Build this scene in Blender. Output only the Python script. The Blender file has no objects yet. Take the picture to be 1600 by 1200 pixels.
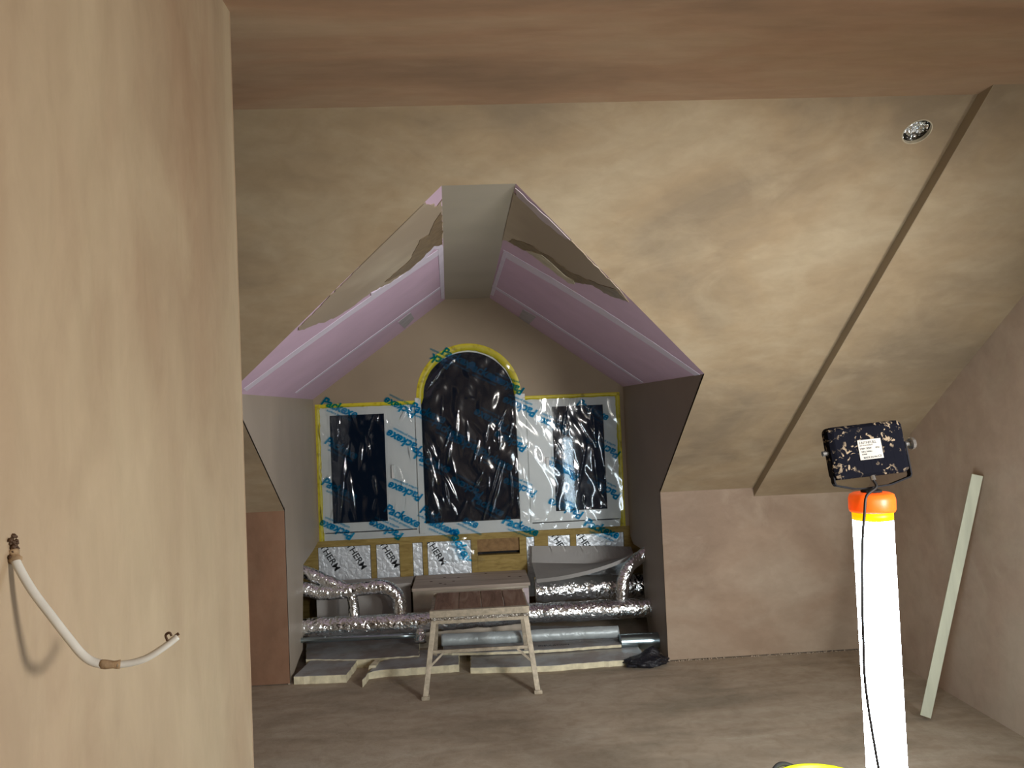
import bpy, bmesh, math, random
import numpy as np
from mathutils import Vector, Matrix, Euler, noise
S = bpy.context.scene
C = bpy.context.collection
PI = math.pi
random.seed(7)

# ------------------------------------------------------------------ camera, world, lights, exposure
cam_d = bpy.data.cameras.new('camera'); cam = bpy.data.objects.new('camera', cam_d); C.objects.link(cam)
cam_d.sensor_width = 36; cam_d.lens = 1250.0*36/1600; cam_d.clip_start = .02
cr = Matrix(((0.99756198,-0.05536081,-0.04248859),(0.04065319,-0.03386848,0.99859914),(0.05672228,0.99789183,0.03153531)))
rot = Matrix((cr[0], cr[1], -cr[2])).transposed()
cam.matrix_world = Matrix.Translation((0,0,1.6)) @ rot.to_4x4()
S.camera = cam
W = bpy.data.worlds.new('night'); S.world = W; W.use_nodes = True
W.node_tree.nodes['Background'].inputs[0].default_value = (.006,.01,.018,1)
W.node_tree.nodes['Background'].inputs[1].default_value = 1.3
S.view_settings.view_transform = 'Standard'; S.view_settings.look = 'None'
S.view_settings.exposure = 0; S.view_settings.gamma = 1; S.view_settings.use_curve_mapping = False
def lamp(name, kind, loc, target, power, color, **k):
    l = bpy.data.lights.new(name, kind); l.energy = power; l.color = color
    for a, b in k.items(): setattr(l, a, b)
    o = bpy.data.objects.new(name, l); C.objects.link(o); o.location = loc
    o.rotation_euler = (Vector(target)-Vector(loc)).to_track_quat('-Z','Y').to_euler(); return o
# the site floodlight standing to the right of the photographer, and two added fill lamps
lamp('site_floodlight','AREA',(1.1,.5,1.46),(-.541,1.5,1.25),21,(1,.95,.87),shape='RECTANGLE',size=.26,size_y=.2)
lamp('bounce_fill','AREA',(.7,-.9,1.0),(.5,-2.1,1.75),10,(1,.98,.95),shape='RECTANGLE',size=.3,size_y=.22)  # unseen lamp, added to bounce soft fill off the back wall
lamp('dormer_fill','SPOT',(2.2,.65,1.4),(-.1,5.2,.95),420,(1,.985,.96),spot_size=math.radians(80),spot_blend=.95,shadow_soft_size=.3)  # added fill from beside the right wall, brightens dormer and floor

# ------------------------------------------------------------------ materials
def lin(c): return tuple((x/255/12.92 if x/255 <= .04045 else ((x/255+.055)/1.055)**2.4) for x in c)+(1,)
class NT:
    def __init__(s, name):
        s.m = bpy.data.materials.new(name); s.m.use_nodes = True; s.t = s.m.node_tree
        s.b = s.t.nodes['Principled BSDF']; s.out = s.t.nodes['Material Output']
        s.co = s.n('ShaderNodeTexCoord').outputs['Object']
    def n(s, ty, **k):
        x = s.t.nodes.new(ty)
        for a, v in k.items(): setattr(x, a, v)
        return x
    def l(s, a, b): s.t.links.new(a, b)
    def noise(s, scale, detail=4, stretch=None, rough=.55, dist=0, off=(0,0,0)):
        mp = s.n('ShaderNodeMapping'); s.l(s.co, mp.inputs[0])
        mp.inputs['Scale'].default_value = stretch or (1,1,1); mp.inputs['Location'].default_value = off
        x = s.n('ShaderNodeTexNoise'); s.l(mp.outputs[0], x.inputs['Vector'])
        x.inputs['Scale'].default_value = scale; x.inputs['Detail'].default_value = detail
        x.inputs['Roughness'].default_value = rough; x.inputs['Distortion'].default_value = dist
        return x.outputs['Fac']
    def ramp(s, fac, stops):
        r = s.n('ShaderNodeValToRGB'); s.l(fac, r.inputs[0]); e = r.color_ramp.elements
        while len(e) < len(stops): e.new(.5)
        for i, (p, c) in enumerate(stops):
            e[i].position = p; e[i].color = c if len(c) == 4 else lin(c)
        return r.outputs[0]
    def mix(s, fac, a, b, mode='MIX'):
        x = s.n('ShaderNodeMix', data_type='RGBA', blend_type=mode)
        for i, v in ((0, fac), (6, a), (7, b)):
            if hasattr(v, 'is_linked') or hasattr(v, 'links'): s.l(v, x.inputs[i])
            elif i == 0: x.inputs[0].default_value = v
            else: x.inputs[i].default_value = v if len(v) == 4 else lin(v)
        return x.outputs[2]
    def bump(s, fac, strength=.2, dist=.01):
        b = s.n('ShaderNodeBump'); b.inputs['Strength'].default_value = strength; b.inputs['Distance'].default_value = dist
        s.l(fac, b.inputs['Height']); s.l(b.outputs[0], s.b.inputs['Normal'])
    def set(s, col=None, rough=.6, metal=0, spec=.4):
        if col is not None:
            if hasattr(col, 'links'): s.l(col, s.b.inputs['Base Color'])
            else: s.b.inputs['Base Color'].default_value = col if len(col) == 4 else lin(col)
        s.b.inputs['Roughness'].default_value = rough; s.b.inputs['Metallic'].default_value = metal
        s.b.inputs['Specular IOR Level'].default_value = spec
        return s.m
BK = (0,0,0,1); WH = (1,1,1,1)
def plaster(name, a, b, c, stretch=(1,1,1), seed=0, rough=.55):
    m = NT(name); o = (seed*3.1, seed*1.7, seed*2.3)
    f1 = m.noise(1.3, 5, stretch, .55, .6, o); f2 = m.noise(3.2, 6, stretch, .6, 1.0, (o[1]+5,o[0],o[2]))
    f3 = m.noise(14, 5, (stretch[0]*.8,stretch[1],stretch[2]), .65, .4, o)
    c1 = m.ramp(f1, [(.36, a), (.5, b), (.66, c)])
    c2 = m.mix(m.ramp(f2, [(.48, BK), (.72, (.6,.6,.6,1))]), c1, c)
    c3 = m.mix(m.ramp(f3, [(.35, (.86,.85,.84,1)), (.65, (1.0,1.0,1.0,1))]), WH, WH)
    c4 = m.mix(.55, c2, m.ramp(f3, [(.35, (.8,.79,.77,1)), (.65, (1,1,1,1))]), 'MULTIPLY')
    m.bump(f3, .12, .01)
    return m.set(c4, rough, 0, .3)
def plain(name, col, rough=.6, metal=0, var=.12, scale=12, bump=.0, spec=.4, stretch=None):
    m = NT(name); f = m.noise(scale, 5, stretch)
    k = 1-var*2.2
    c = m.mix(1.0, lin(col), m.ramp(f, [(.3, (k,k,k,1)), (.7, (1,1,1,1))]), 'MULTIPLY')
    if bump: m.bump(f, bump, .01)
    return m.set(c, rough, metal, spec)
M = {}
M['wall_left'] = plaster('plaster_left', (170,142,116), (182,162,136), (200,184,156), (1,.9,.35), 1)
M['slope'] = plaster('plaster_slope', (146,130,108), (166,146,118), (178,162,136), (.8,1,1.2), 2)
M['ceil'] = plaster('plaster_ceiling', (148,122,100), (170,138,112), (178,154,128), (.5,1.6,1), 3)
M['knee'] = plaster('plaster_knee', (146,124,104), (160,138,117), (172,154,134), (.8,1,1), 4)
M['knee_brown'] = plaster('brown_plaster', (128,98,78), (142,108,86), (150,122,100), (1,1,.5), 6)  # darker, browner plaster tones for the left knee wall
M['right'] = plaster('plaster_right', (170,150,132), (182,160,142), (190,174,156), (1,.8,.8), 5)
M['gable'] = plain('skim_gable', (154,138,114), .6, 0, .05, 3)
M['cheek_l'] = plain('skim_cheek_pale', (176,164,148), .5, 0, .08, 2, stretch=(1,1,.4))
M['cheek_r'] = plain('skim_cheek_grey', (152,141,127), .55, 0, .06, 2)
M['strip'] = plain('skim_strip', (180,172,156), .55, 0, .06, 2)
M['pink'] = plain('pink_board', (212,184,206), .7, 0, .04, 5)
M['tape'] = plain('joint_tape', (224,216,232), .7, 0, .05, 9)
M['patch'] = plain('jointing_patch', (184,180,186), .6, 0, .1, 9)
mm = NT('skim_coat'); f = mm.noise(5, 5); f2 = mm.noise(1.5, 3)
M['skim'] = mm.set(mm.mix(mm.ramp(f2, [(.4, BK), (.6, WH)]), mm.ramp(f, [(.35, (178,164,142)), (.65, (196,184,162))]), (164,148,128)), .45)
M['skim_wet'] = plain('wet_skim', (140,120,94), .35, 0, .2, 25, .2)
M['cream_skim'] = plain('dry_skim', (206,196,170), .6, 0, .15, 20, .2)
mm = NT('dusty_floor'); f = mm.noise(2.2, 6, (.6,1.6,1), .6, .8); g = mm.noise(13, 6, (.9,1.1,1), .65, .8); h = mm.noise(60, 3)
c = mm.ramp(f, [(.32, (150,140,124)), (.5, (172,158,140)), (.7, (186,176,160))])
c = mm.mix(.8, c, mm.ramp(g, [(.3, (.78,.76,.72,1)), (.6, (1,1,1,1))]), 'MULTIPLY')
mm.bump(h, .15, .01); M['floor'] = mm.set(c, .75, 0, .25)
M['upvc'] = plain('white_upvc', (214,216,214), .35, 0, .03, 4)
M['upvc_dark'] = plain('frame_gasket', (40,42,44), .5)
mm = NT('yellow_tape'); f = mm.noise(18, 5); M['yellow'] = mm.set(mm.ramp(f, [(.3, (150,128,20)), (.45, (206,190,40)), (.75, (214,200,62))]), .4); mm.bump(f, .3, .01)
mm = NT('treated_timber'); f = mm.noise(9, 6, (1,1,5), .6, .8); M['timber'] = mm.set(mm.ramp(f, [(.3, (132,110,56)), (.55, (158,136,76)), (.75, (174,150,92))]), .7); mm.bump(f, .1, .01)
mm = NT('brown_board'); f = mm.noise(30, 5); M['osb'] = mm.set(mm.ramp(f, [(.3, (120,92,56)), (.7, (150,118,76))]), .7)
mm = NT('aged_plank'); f = mm.noise(8, 6, (.3,3,3), .6, .6); M['plank'] = mm.set(mm.ramp(f, [(.3, (158,146,134)), (.7, (194,181,168))]), .75); mm.bump(f, .2, .01)
mm = NT('brown_plank'); f = mm.noise(7, 6, (3,.4,3), .6, .8); M['brown_plank'] = mm.set(mm.ramp(f, [(.3, (112,88,72)), (.5, (146,118,100)), (.72, (168,146,128))]), .75); mm.bump(f, .2, .01)
M['boxing'] = plain('grey_boxing', (186,182,176), .6, 0, .12, 5)
M['sheet'] = plain('grey_sheet', (200,198,194), .45, 0, .06, 4)
M['splatter'] = plain('splattered_board', (204,193,176), .65, 0, .15, 7)
def foil(name, col, rough, sc, st, metal=1, dirt=None):
    m = NT(name); f = m.noise(sc, 3, None, .5, 1.4)
    v = m.n('ShaderNodeTexVoronoi', feature='DISTANCE_TO_EDGE'); m.l(m.co, v.inputs['Vector']); v.inputs['Scale'].default_value = sc*1.6
    mx = m.n('ShaderNodeMath', operation='MULTIPLY_ADD'); m.l(v.outputs['Distance'], mx.inputs[0]); mx.inputs[1].default_value = .7; m.l(f, mx.inputs[2]); m.bump(mx.outputs[0], st, .018)
    if dirt:
        k = m.noise(7, 5); r = m.ramp(k, [(.42, BK), (.62, WH)])
        c = m.mix(r, lin(col), lin(dirt))
        rr = m.n('ShaderNodeMapRange'); m.l(r, rr.inputs[0]); rr.inputs[3].default_value = metal; rr.inputs[4].default_value = .15; m.set(c, rough, metal); m.l(rr.outputs[0], m.b.inputs['Metallic']); return m.m
    return m.set(col, rough, metal)
M['foil'] = foil('crinkled_foil', (240,244,246), .2, 17, .6)
M['foil_dusty'] = foil('dusty_foil', (206,206,206), .28, 20, .5, 1, (150,140,138))
M['panel_foil'] = foil('panel_foil', (226,234,240), .45, 14, .5, .35)
M['slab_foil'] = foil('slab_foil', (176,178,180), .45, 12, .2, .4, (150,142,138))
M['slab_wrap'] = foil('grey_wrap', (176,186,188), .45, 9, .35, .25)
M['steel'] = plain('galvanised_steel', (168,186,192), .28, 1, .08, 6)
M['pir'] = plain('foam_core', (236,228,196), .8, 0, .14, 22, .25)
M['ink'] = plain('black_print', (48,52,56), .6)
M['alu'] = plain('splashed_aluminium', (204,192,170), .5, .25, .2, 30, .1)
M['alu_bright'] = foil('ridged_aluminium', (190,186,178), .3, 60, .6)
M['rubber'] = plain('dark_rubber', (40,38,36), .7)
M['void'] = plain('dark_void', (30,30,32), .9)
mm = NT('black_sack'); f = mm.noise(22, 5, None, .6, 1); mm.bump(f, .6, .02); M['sack'] = mm.set((30,31,38), .32)
mm = NT('paint_splashed_black'); f = mm.noise(48, 4, None, .6, .8); g = mm.noise(14, 3)
k = mm.n('ShaderNodeMath', operation='MULTIPLY'); mm.l(mm.ramp(f, [(.56, BK), (.585, WH)]), k.inputs[0]); mm.l(mm.ramp(g, [(.42, BK), (.55, WH)]), k.inputs[1])
M['splashed'] = mm.set(mm.mix(k.outputs[0], (13,14,22), (140,124,104)), .85, 0, .06)
M['black_metal'] = plain('black_metal', (38,38,42), .8, 0, .2, 30, 0, .12)
M['chrome'] = plain('bright_knob', (196,194,190), .25, .9)
M['label'] = plain('printed_plate', (176,170,158), .5)
M['cable_black'] = plain('black_flex', (34,32,32), .5)
mm = NT('orange_cap'); mm.b.inputs['Subsurface Weight'].default_value = .15; M['orange'] = mm.set((248,104,30), .4)
mm.b.inputs['Emission Color'].default_value = lin((255,96,16)); mm.b.inputs['Emission Strength'].default_value = .42
mm = NT('lit_collar'); M['collar'] = mm.set((250,180,0), .4); mm.b.inputs['Emission Color'].default_value = lin((255,190,0)); mm.b.inputs['Emission Strength'].default_value = 1.0
mm = NT('lit_diffuser'); M['tube'] = mm.set((240,245,250), .4); mm.b.inputs['Emission Color'].default_value = (.80,.92,1,1); mm.b.inputs['Emission Strength'].default_value = 34
M['lime'] = plain('lime_plastic', (222,228,30), .4, 0, .03)
M['batten'] = plain('pale_batten', (196,198,176), .7, 0, .12, 6, .1, stretch=(3,3,.3))
M['white_pvc'] = plain('white_cable', (226,226,220), .4, 0, .1, 20)
M['crust'] = plain('plaster_crust', (186,158,124), .8, 0, .25, 60, .4)
M['tie'] = plain('brown_tie', (84,60,40), .7)
M['edge_bead'] = plain('white_bead', (206,192,196), .6)
M['corner'] = plain('corner_bead', (206,182,154), .6)
M['dust'] = plain('plaster_crumbs', (176,160,140), .9)
def clear(name, tint, gloss_rough, refl, streak=False):
    m = NT(name); t = m.t; t.nodes.remove(m.b)
    tr = m.n('ShaderNodeBsdfTransparent'); tr.inputs[0].default_value = tint
    gl = m.n('ShaderNodeBsdfGlossy'); gl.inputs['Roughness'].default_value = gloss_rough
    lw = m.n('ShaderNodeFresnel'); lw.inputs[0].default_value = 1.5
    ma = m.n('ShaderNodeMath', operation='MULTIPLY_ADD'); m.l(lw.outputs[0], ma.inputs[0]); ma.inputs[1].default_value = refl; ma.inputs[2].default_value = .01
    ma.use_clamp = True
    mx = m.n('ShaderNodeMixShader'); m.l(ma.outputs[0], mx.inputs[0]); m.l(tr.outputs[0], mx.inputs[1]); m.l(gl.outputs[0], mx.inputs[2])
    m.l(mx.outputs[0], m.out.inputs[0]); return m.m
M['glass'] = clear('window_glass', (.5,.56,.6,1), .05, .3)
M['film'] = clear('clear_film', (.93,.95,.96,1), .09, 1.1)
mm = NT('blue_print'); mm.t.nodes.remove(mm.b)
tr = mm.n('ShaderNodeBsdfTransparent'); tr.inputs[0].default_value = (.03,.5,.78,1)
df = mm.n('ShaderNodeBsdfDiffuse'); df.inputs[0].default_value = (.0,.25,.5,1)
mx = mm.n('ShaderNodeMixShader'); mx.inputs[0].default_value = .16
mm.l(tr.outputs[0], mx.inputs[1]); mm.l(df.outputs[0], mx.inputs[2]); mm.l(mx.outputs[0], mm.out.inputs[0]); M['blue_ink'] = mm.m

# ------------------------------------------------------------------ helpers
ORG = {}
def thing(name, label, cat, loc, group=None):
    o = bpy.data.objects.new(name, None); C.objects.link(o); o.location = loc; o.empty_display_size = .05
    ORG[o] = Vector(loc); o['label'] = label; o['category'] = cat
    if group: o['group'] = group
    return o
def obj(name, bm, mat, parent=None, smooth=False, label=None, kind=None):
    me = bm
    me.name = name
    for mt in (mat if isinstance(mat, (list, tuple)) else [mat]): me.materials.append(M[mt])
    o = bpy.data.objects.new(name, me); C.objects.link(o)
    org = ORG.get(parent, Vector((0,0,0)))
    if org.length > 0: me.transform(Matrix.Translation(-org))
    if parent is not None: o.parent = parent
    ORG[o] = org
    if smooth: me.polygons.foreach_set('use_smooth', [True]*len(me.polygons))
    if label: o['label'] = label
    if kind: o['kind'] = kind
    return o
def nb(): return bmesh.new()
def fin(name, bm, mat, parent=None, smooth=False, label=None, kind=None, recalc=True):
    if recalc: bmesh.ops.recalc_face_normals(bm, faces=bm.faces)
    me = bpy.data.meshes.new(name); bm.to_mesh(me); bm.free()
    return obj(name, me, mat, parent, smooth, label, kind)
def tag(o, label, cat, group=None, kind=None):
    o['label'] = label; o['category'] = cat
    if group: o['group'] = group
    if kind: o['kind'] = kind
    return o
def struct(name, bm, mat, **k):
    o = fin(name, bm, mat, None, **k); o['kind'] = 'structure'; return o
def box(bm, lo, hi, rot=None, piv=None, bev=0):
    lo, hi = Vector(lo), Vector(hi)
    r = bmesh.ops.create_cube(bm, size=1); vs = r['verts']
    for v in vs: v.co = Vector([(lo[i]+hi[i])/2 + v.co[i]*(hi[i]-lo[i]) for i in range(3)])
    if bev:
        es = list({e for v in vs for e in v.link_edges})
        q = bmesh.ops.bevel(bm, geom=es, offset=bev, segments=2, affect='EDGES', profile=.5)
        vs = list({v for f in q['faces'] for v in f.verts} | {v for v in vs if v.is_valid})
    if rot is not None:
        p = Vector(piv) if piv is not None else (lo+hi)/2
        for v in vs: v.co = p + rot @ (v.co-p)
    return vs
def beam(bm, a, b, w, h, up=(0,0,1), bev=0):
    """a rectangular bar from a to b, w across, h along 'up'"""
    a, b = Vector(a), Vector(b); z = (b-a).normalized(); x = Vector(up).cross(z).normalized(); y = z.cross(x)
    L = (b-a).length; vs = box(bm, (-w/2,-h/2,0), (w/2,h/2,L), bev=bev)
    mt = Matrix((x,y,z)).transposed()
    for v in vs: v.co = a + mt @ v.co
    return vs
def prism(bm, pts, off):
    """closed slab: polygon pts extruded by off"""
    off = Vector(off); n = len(pts)
    a = [bm.verts.new(Vector(p)) for p in pts]; b = [bm.verts.new(Vector(p)+off) for p in pts]
    fs = []
    for loop in (a, b[::-1]):
        f = bm.faces.new(loop); f.normal_update(); fs.append(f)
    for i in range(n):
        j = (i+1) % n; bm.faces.new((a[i], b[i], b[j], a[j]))
    bmesh.ops.triangulate(bm, faces=fs)
def filled(bm, loops, off):
    """polygon with holes -> slab"""
    off = Vector(off); es = []
    for lp in loops:
        vs = [bm.verts.new(Vector(p)) for p in lp]
        es += [bm.edges.new((vs[i], vs[(i+1) % len(vs)])) for i in range(len(vs))]
    r = bmesh.ops.triangle_fill(bm, use_beauty=True, use_dissolve=False, edges=es)
    fs = [g for g in r['geom'] if isinstance(g, bmesh.types.BMFace)]
    e = bmesh.ops.extrude_face_region(bm, geom=fs)
    bmesh.ops.translate(bm, verts=[v for v in e['geom'] if isinstance(v, bmesh.types.BMVert)], vec=off)
def catmull(pts, n):
    P = [Vector(p) for p in pts]; P = [2*P[0]-P[1]]+P+[2*P[-1]-P[-2]]; out = []
    m = len(P)-3
    for i in range(n+1):
        u = i/n*m; k = min(int(u), m-1); t = u-k; a, b, c, d = P[k:k+4]
        out.append(.5*((2*b)+(c-a)*t+(2*a-5*b+4*c-d)*t*t+(3*b-a-3*c+d)*t**3))
    return out
def tube(bm, pts, r, seg=16, crinkle=0, freq=14, cap=True, flat=1.0, ribs=0, rn=0):
    n = len(pts); rings = []; up = None
    for i, p in enumerate(pts):
        t = (pts[min(i+1,n-1)]-pts[max(i-1,0)]).normalized()
        if up is None: up = Vector((0,0,1)) if abs(t.z) < .9 else Vector((0,1,0))
        x = t.cross(up).normalized(); up = x.cross(t).normalized()
        rr = r(i/(n-1)) if callable(r) else r
        ring = []
        for k in range(seg):
            a = 2*PI*k/seg; d = x*math.cos(a)+up*math.sin(a)*flat; q = p+d*rr
            if crinkle:
                f = noise.noise(q*freq)+.6*abs(noise.noise(q*freq*2.3))+.35*noise.noise(q*freq*5)
                q = p+d*(rr+crinkle*f+(ribs*math.sin(i*rn) if ribs else 0))
            ring.append(bm.verts.new(q))
        rings.append(ring)
    for i in range(n-1):
        for k in range(seg):
            bm.faces.new((rings[i][k], rings[i][(k+1)%seg], rings[i+1][(k+1)%seg], rings[i+1][k]))
    if cap: bm.faces.new(rings[0][::-1]); bm.faces.new(rings[-1])
def lathe(bm, prof, c, seg=32):
    c = Vector(c); rings = []
    for r, z in prof: rings.append([bm.verts.new(c+Vector((r*math.cos(2*PI*k/seg), r*math.sin(2*PI*k/seg), z))) for k in range(seg)])
    for a, b in zip(rings, rings[1:]):
        for k in range(seg): bm.faces.new((a[k], a[(k+1)%seg], b[(k+1)%seg], b[k]))
    return rings
def lin_pts(a, b, n): a, b = Vector(a), Vector(b); return [a.lerp(b, i/n) for i in range(n+1)]
def text_mesh(txt, size, mat4, shear=0, extrude=.0006, width=1.0, off=.012):
    cu = bpy.data.curves.new('t', 'FONT'); cu.body = txt; cu.size = size; cu.align_x = 'CENTER'; cu.align_y = 'CENTER'
    cu.extrude = extrude; cu.shear = shear; cu.resolution_u = 3; cu.offset = size*off
    o = bpy.data.objects.new('t', cu); C.objects.link(o)
    me = bpy.data.meshes.new_from_object(o.evaluated_get(bpy.context.evaluated_depsgraph_get()))
    bpy.data.objects.remove(o); bpy.data.curves.remove(cu)
    me.transform(mat4 @ Matrix.Diagonal((width,1,1,1))); return me
def basis(o, x, y):
    x, y = Vector(x).normalized(), Vector(y).normalized(); z = x.cross(y)
    return Matrix.Translation(o) @ Matrix((x,y,z)).transposed().to_4x4()
def join_meshes(ms):
    bm = bmesh.new()
    for m in ms: bm.from_mesh(m)
    return bm

# ------------------------------------------------------------------ setting
YK, ZK, TN, DG, ZE = 4.9485, 1.0432, .65946, 5.9778, 1.7345
XL, XR, XRW, ZC, XS, SD, XLW, YLW = -1.1353, 1.1776, 2.4819, 2.5999, 1.7741, .0533, -.541, 1.9585
yS = lambda z: YK-(z-ZK)/TN
SN = Vector((0, TN, 1)).normalized()             # upward normal of the slope
sl = lambda x, z: (x, yS(z), z)
bm = nb(); box(bm, (-2.6,-2.1,-.05), (XRW+.1,6.6,0)); struct('floor', bm, 'floor')
bm = nb(); box(bm, (-2.6,-2.1,ZC), (XRW+.1, yS(ZC)+.02, ZC+.05)); struct('ceiling', bm, 'ceil')
# slope with the dormer mouth cut out and a round hole for a light
hc = Vector((1.6248, 2.7118, 2.5182)); us = Vector((1,0,0)); vs_ = Vector((0,-1,TN)).normalized(); HR = .052
hole = [hc+(us*math.cos(a)+vs_*math.sin(a))*HR for a in [2*PI*k/32 for k in range(32)]]
outer = [sl(-2.55,ZK), sl(XL,ZK), sl(XL,ZE), (-.0606,yS(2.4157),2.4157), (.2079,yS(2.4157),2.4157), sl(XR,ZE), sl(XR,ZK), sl(XS+.03,ZK), sl(XS+.03,ZC), sl(-2.55,ZC)]
bm = nb(); filled(bm, [outer, hole], SN*.014); slope = struct('ceiling_slope', bm, 'slope')
rim = nb()
for k in range(32):
    a0, a1 = hole[k], hole[(k+1)%32]; i0, i1 = hc+(a0-hc)*.93, hc+(a1-hc)*.93
    q = [rim.verts.new(p) for p in (a0-SN*.0008, a1-SN*.0008, i1-SN*.0008, i0-SN*.0008)]; rim.faces.new(q)
    q = [rim.verts.new(p) for p in (i0-SN*.0008, i1-SN*.0008, i1+SN*.013, i0+SN*.013)]; rim.faces.new(q)
fin('hole_rim', rim, 'cream_skim', slope, label='pale cut edge of the round light hole')
# lower (proud) slope on the right
d = Vector((0,0,-SD)); Z0 = ZK-SD
pr = [Vector(sl(XS,ZK))+d, Vector(sl(XRW+.05,ZK))+d, (XRW+.05, yS(ZC+SD), ZC), (XS, yS(ZC+SD), ZC)]
bm = nb(); prism(bm, pr, SN*(SD*.834+.004)); struct('ceiling_slope_lower', bm, 'slope')
bm = nb()
a = [Vector(p) for p in (sl(XS-.0035,ZK), (XS-.0035,YK,ZK-SD), (XS-.0035,yS(ZC+SD),ZC), sl(XS-.0035,ZC))]
prism(bm, a, (.0034,0,0)); struct('trim_1', bm, 'gable')
# knee walls (their feet stop a few millimetres above the floor)
bm = nb(); box(bm, (-2.55,YK,.006), (XL,YK+.014,ZK+.02)); struct('wall_knee_left', bm, 'knee_brown')
bm = nb(); box(bm, (XR,YK,.006), (XS,YK+.014,ZK+.02)); box(bm, (XS,YK,.006), (XRW+.05,YK+.014,Z0+.01)); struct('wall_knee_right', bm, 'knee')
bm = nb(); box(bm, (XRW,-2.1,0), (XRW+.1,YK+.1,ZC+.05)); struct('wall_right', bm, 'right')
bm = nb(); box(bm, (XLW-.1,-2.1,0), (XLW,YLW,ZC)); struct('wall_left', bm, 'wall_left')
bm = nb(); box(bm, (XLW-.003,YLW-.003,0), (XLW+.0008,YLW+.0008,ZC)); struct('trim_2', bm, 'corner')
bm = nb(); box(bm, (-2.65,-2.1,0), (-2.55,5.0,ZC+.05)); struct('wall_far_left', bm, 'knee')
bm = nb(); box(bm, (-2.6,-2.2,0), (XRW+.1,-2.1,ZC+.05)); struct('wall_back', bm, 'knee')
# dormer cheeks; below the window their boards are cut back and the eaves void shows
T = .0125
ch = [(XR,YK,0),(XR,YK,ZK),sl(XR,ZE),(XR,DG,ZE),(XR,DG,.69),(1.1776, 5.9661, 0.6125),(1.1776, 5.8595, 0.5728),(1.1776, 5.5757, 0.584),(1.1776, 5.5755, 0.3971),(1.1776, 5.5298, 0.1422),(1.1776, 5.4527, -0.0464),(1.1776, 5.2669, -0.0428)]
ch = [(XR,p[1]+.002,max(p[2],0)) for p in ch]
bm = nb(); prism(bm, ch, (T,0,0)); cheek_r = struct('wall_dormer_right', bm, 'cheek_r')
ch = [(XL,YK,0),(XL,YK,ZK),sl(XL,ZE),(XL,DG,ZE),(XL,DG,.69),(-1.1353, 5.908, 0.6753),(-1.1353, 5.7605, 0.6548),(-1.1353, 5.4464, 0.6246),(-1.1353, 5.3736, 0.3122),(-1.1353, 5.3373, 0.0937),(-1.1353, 5.1747, 0.0615)]
ch = [(XL,p[1]+.002,max(p[2],0)) for p in ch]
bm = nb(); prism(bm, ch, (-T,0,0)); struct('wall_dormer_left', bm, 'cheek_l')
# dormer soffits: pink boards
LQ = [Vector(p) for p in ((XL,yS(ZE),ZE),(XL,DG,ZE),(-.1361,DG,2.4425),(-.0606,yS(2.4157),2.4157))]
RQ = [Vector(p) for p in ((XR,yS(ZE),ZE),(XR,DG,ZE),(.199,DG,2.4425),(.2079,yS(2.4157),2.4157))]
bil = lambda q, s, t: (1-t)*((1-s)*q[0]+s*q[1])+t*((1-s)*q[3]+s*q[2])
def soffit(name, q):
    bm = nb(); N = 10; g = [[bm.verts.new(bil(q, i/N, j/N)) for j in range(N+1)] for i in range(N+1)]
    nr = (q[1]-q[0]).cross(q[3]-q[0]).normalized()
    if nr.z < 0: nr = -nr
    fs = [bm.faces.new((g[i][j],g[i+1][j],g[i+1][j+1],g[i][j+1])) for i in range(N) for j in range(N)]
    e = bmesh.ops.extrude_face_region(bm, geom=fs)
    bmesh.ops.translate(bm, verts=[v for v in e['geom'] if isinstance(v, bmesh.types.BMVert)], vec=nr*T)
    return struct(name, bm, 'pink'), nr
sof_l, nl = soffit('ceiling_dormer_left', LQ); sof_r, nr_ = soffit('ceiling_dormer_right', RQ)
def overlay(name, q, nrm, st, mat, parent, thick=.002, jag=0, label=None, seed=0, lift=0):
    """a thin layer lying on a soffit: polygon given in board coordinates (s, t)"""
    rnd = random.Random(seed); pts = []
    n = len(st)
    for i in range(n):
        a, b = st[i], st[(i+1)%n]
        m = max(1, int(math.hypot((a[0]-b[0])*2, (a[1]-b[1])*1.3)/.02)) if jag else 4
        for k in range(m):
            u = k/m; pts.append((a[0]+(b[0]-a[0])*u+rnd.uniform(-jag,jag), a[1]+(b[1]-a[1])*u+rnd.uniform(-jag,jag)))
    P = [bil(q, min(max(s,.0),1), min(max(t,0),1))-nrm*lift for s, t in pts]
    bm = nb(); filled(bm, [P], -nrm*thick); return fin(name, bm, mat, parent, label=label)
def st_band(a, b, w):
    a, b = Vector(a), Vector(b); d = (b-a); n = Vector((-d.y/1.3, d.x/2)); n = Vector((d.y*.0,0)) if n.length == 0 else n.normalized()
    n = Vector((n.x*w/2, n.y*w/1.3)); return [tuple(a+n*.5), tuple(b+n*.5), tuple(b-n*.5), tuple(a-n*.5)]
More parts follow.
